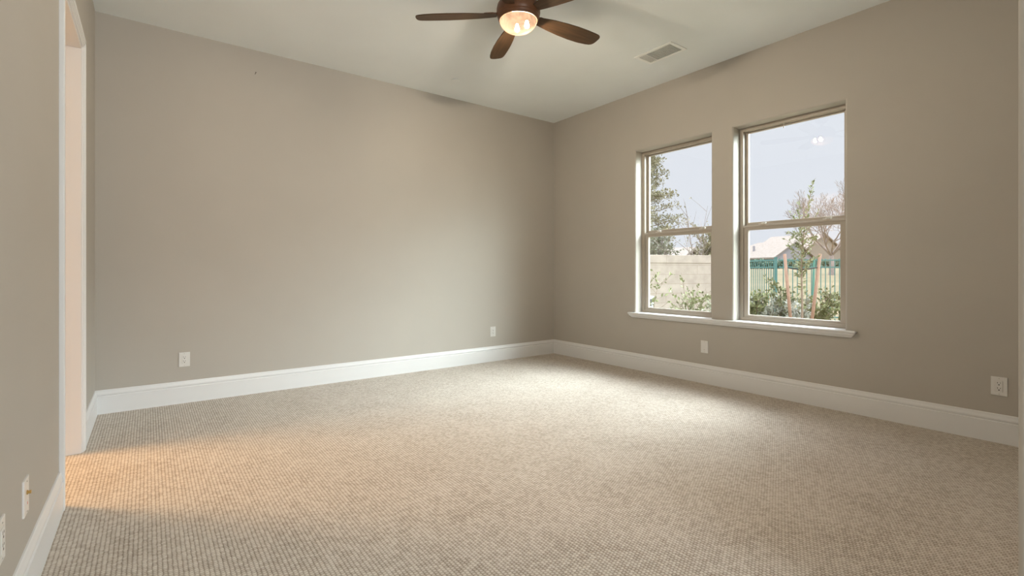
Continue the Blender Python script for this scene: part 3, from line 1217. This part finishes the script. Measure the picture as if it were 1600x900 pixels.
# air conditioner condenser
root = empty('condenser_unit', (5.44, 4.77, -0.16), 0)
tag(root, 'white louvered condenser unit at the low corner of the far window', 'air conditioner')
b = B()
s = 0.37
for x, y in ((-s, -s), (s, -s), (-s, s), (s, s)):
    box(b, x - 0.024, x + 0.024, y - 0.024, y + 0.024, 0, 0.84, 0.005)
box(b, -s - 0.028, s + 0.028, -s - 0.028, s + 0.028, 0.84, 0.89, 0.012)
box(b, -s - 0.05, s + 0.05, -s - 0.05, s + 0.05, 0.0, 0.06, 0.01)
obj('cabinet', b, ACW, root)
b = B(); box(b, -s + 0.01, s - 0.01, -s + 0.01, s - 0.01, 0.05, 0.84)
obj('coil', b, ACB, root)
b = B()
for k in range(17):
    z = 0.085 + k * 0.043
    for sx in (-1, 1):
        box(b, sx * s - 0.02, sx * s + 0.02, -s, s, z, z + 0.013)
        box(b, -s, s, sx * s - 0.02, sx * s + 0.02, z, z + 0.013)
obj('louvers', b, ACW, root)
b = B(); lathe(b, [(0.10, 0.89), (0.30, 0.89), (0.31, 0.90), (0.29, 0.905), (0.10, 0.905), (0.10, 0.89)], 32)
obj('fan_grille', b, ACB, root)

# far hedge
random.seed(70)
hp, hq = Vector((66.0, 38.0, 0)), Vector((86.0, 23.0, 0))
dv = hq - hp
raw = Raw()
n = 900
for k in range(n):
    t = random.random()
    x, y = (hp + dv * t)[:2]
    base = gz(x, y)
    top = 1.02 + 0.18 * math.sin(t * 37) + 0.1 * math.sin(t * 91)
    for q in range(5):
        p = Vector((x, y, base + top * random.random() ** 0.8)) + Vector((random.uniform(-0.5, 0.5), random.uniform(-0.5, 0.5), 0))
        raw.leaf(p, rdir(-0.3), random.uniform(0.25, 0.45), random.uniform(0.10, 0.18))
o = raw.build('hedge', HEDGE)
tag(o, 'long low green hedge at the end of the lawn', 'hedge')

# houses far off


def house(name, corner, theta_right_fwd, half, length, wall_h, rise, hip, wallm, label, base):
    """corner: eave corner nearest; theta: eave runs left (and away) by this angle"""
    th = theta_right_fwd
    R_ = Vector((0.80035, -0.59952, 0)); F_ = Vector((0.59952, 0.80035, 0))
    u = (-R_ * math.cos(th) + F_ * math.sin(th))
    v = (R_ * math.sin(th) + F_ * math.cos(th))
    root = empty(name, (corner[0], corner[1], base))
    tag(root, label, 'house')
    ze = corner[2] - base
    b = B()
    pts = [Vector((0, 0, 0)) + u * 0.4 + v * 0.5, u * (length - 0.4) + v * 0.5, u * (length - 0.4) + v * (2 * half - 0.5), u * 0.4 + v * (2 * half - 0.5)]
    lo = [b.verts.new(p) for p in pts]
    hi = [b.verts.new(p + Vector((0, 0, ze + 0.1))) for p in pts]
    for i in range(4):
        j = (i + 1) % 4
        b.faces.new((lo[i], lo[j], hi[j], hi[i]))
    b.faces.new(lo); b.faces.new(hi)
    ap = b.verts.new(u * 0.4 + v * half + Vector((0, 0, ze + rise - 0.2)))
    b.faces.new((hi[0], hi[3], ap))
    if not hip:
        ap2 = b.verts.new(u * (length - 0.4) + v * half + Vector((0, 0, ze + rise - 0.2)))
        b.faces.new((hi[1], hi[2], ap2))
    obj('wall', b, wallm, root)
    b = B()
    z0_ = Vector((0, 0, ze)); zr = Vector((0, 0, ze + rise))
    e = [z0_, u * length + z0_, u * length + v * 2 * half + z0_, v * 2 * half + z0_]
    rA = v * half + zr
    rB = u * (length - (half if hip else 0)) + v * half + zr
    t_ = Vector((0, 0, 0.22))
    lo = [b.verts.new(p) for p in (*e, rA, rB)]
    hi = [b.verts.new(p + t_) for p in (*e, rA, rB)]
    for s in (lo, hi):
        b.faces.new((s[0], s[1], s[5], s[4]))
        b.faces.new((s[3], s[2], s[5], s[4]))
        if hip:
            b.faces.new((s[1], s[2], s[5]))
    for i, j in ((0, 1), (2, 3), (0, 4), (4, 3)) + (((1, 2),) if hip else ((1, 5), (5, 2))):
        b.faces.new((lo[i], lo[j], hi[j], hi[i]))
    rf = obj('roof', b, ROOFT, root)
    b = B()
    c = u * (length * 0.45) + v * half * 0.45
    zc = ze + rise * 0.45
    box(b, c.x - 0.15, c.x + 0.15, c.y - 0.15, c.y + 0.15, zc, zc + 1.1, 0.02)
    obj('vent_pipe', b, SIDING, rf)
    # a window in the long wall facing us
    for t in (0.3, 0.65):
        b = B()
        cc = u * length * t + v * 0.48
        for s0, s1, z0w, z1w in ((-0.7, 0.7, ze - 1.6, ze - 0.45),):
            q = [cc + u * s0, cc + u * s1]
            vs = [b.verts.new(p + v * dd + Vector((0, 0, z))) for dd in (-0.03, 0.06) for p, z in ((q[0], z0w), (q[1], z0w), (q[1], z1w), (q[0], z1w))]
            b.faces.new(vs[:4]); b.faces.new(vs[4:])
            for i in range(4):
                j = (i + 1) % 4
                b.faces.new((vs[i], vs[j], vs[4 + j], vs[4 + i]))
        obj('window', b, DARKW, root)
    return root


house('house', (82.7, 38.2, 3.19), math.radians(65), 5.6, 13.0, 2.5, 2.9, True, SIDING,
      'house with a pale tan roof and grey gable past the hedge, left of young tree', 1.0)
house('house', (101.6, 43.0, 3.7), math.radians(62), 10.5, 12.0, 2.5, 5.0, False, STUCCO,
      'taller gabled house behind the bare tree', 1.2)
house('house', (36.4, 24.4, 1.95), math.radians(35), 4.2, 10.0, 2.4, 1.15, False, STUCCO,
      'beige-roofed house peeping over the block wall', 0.3)
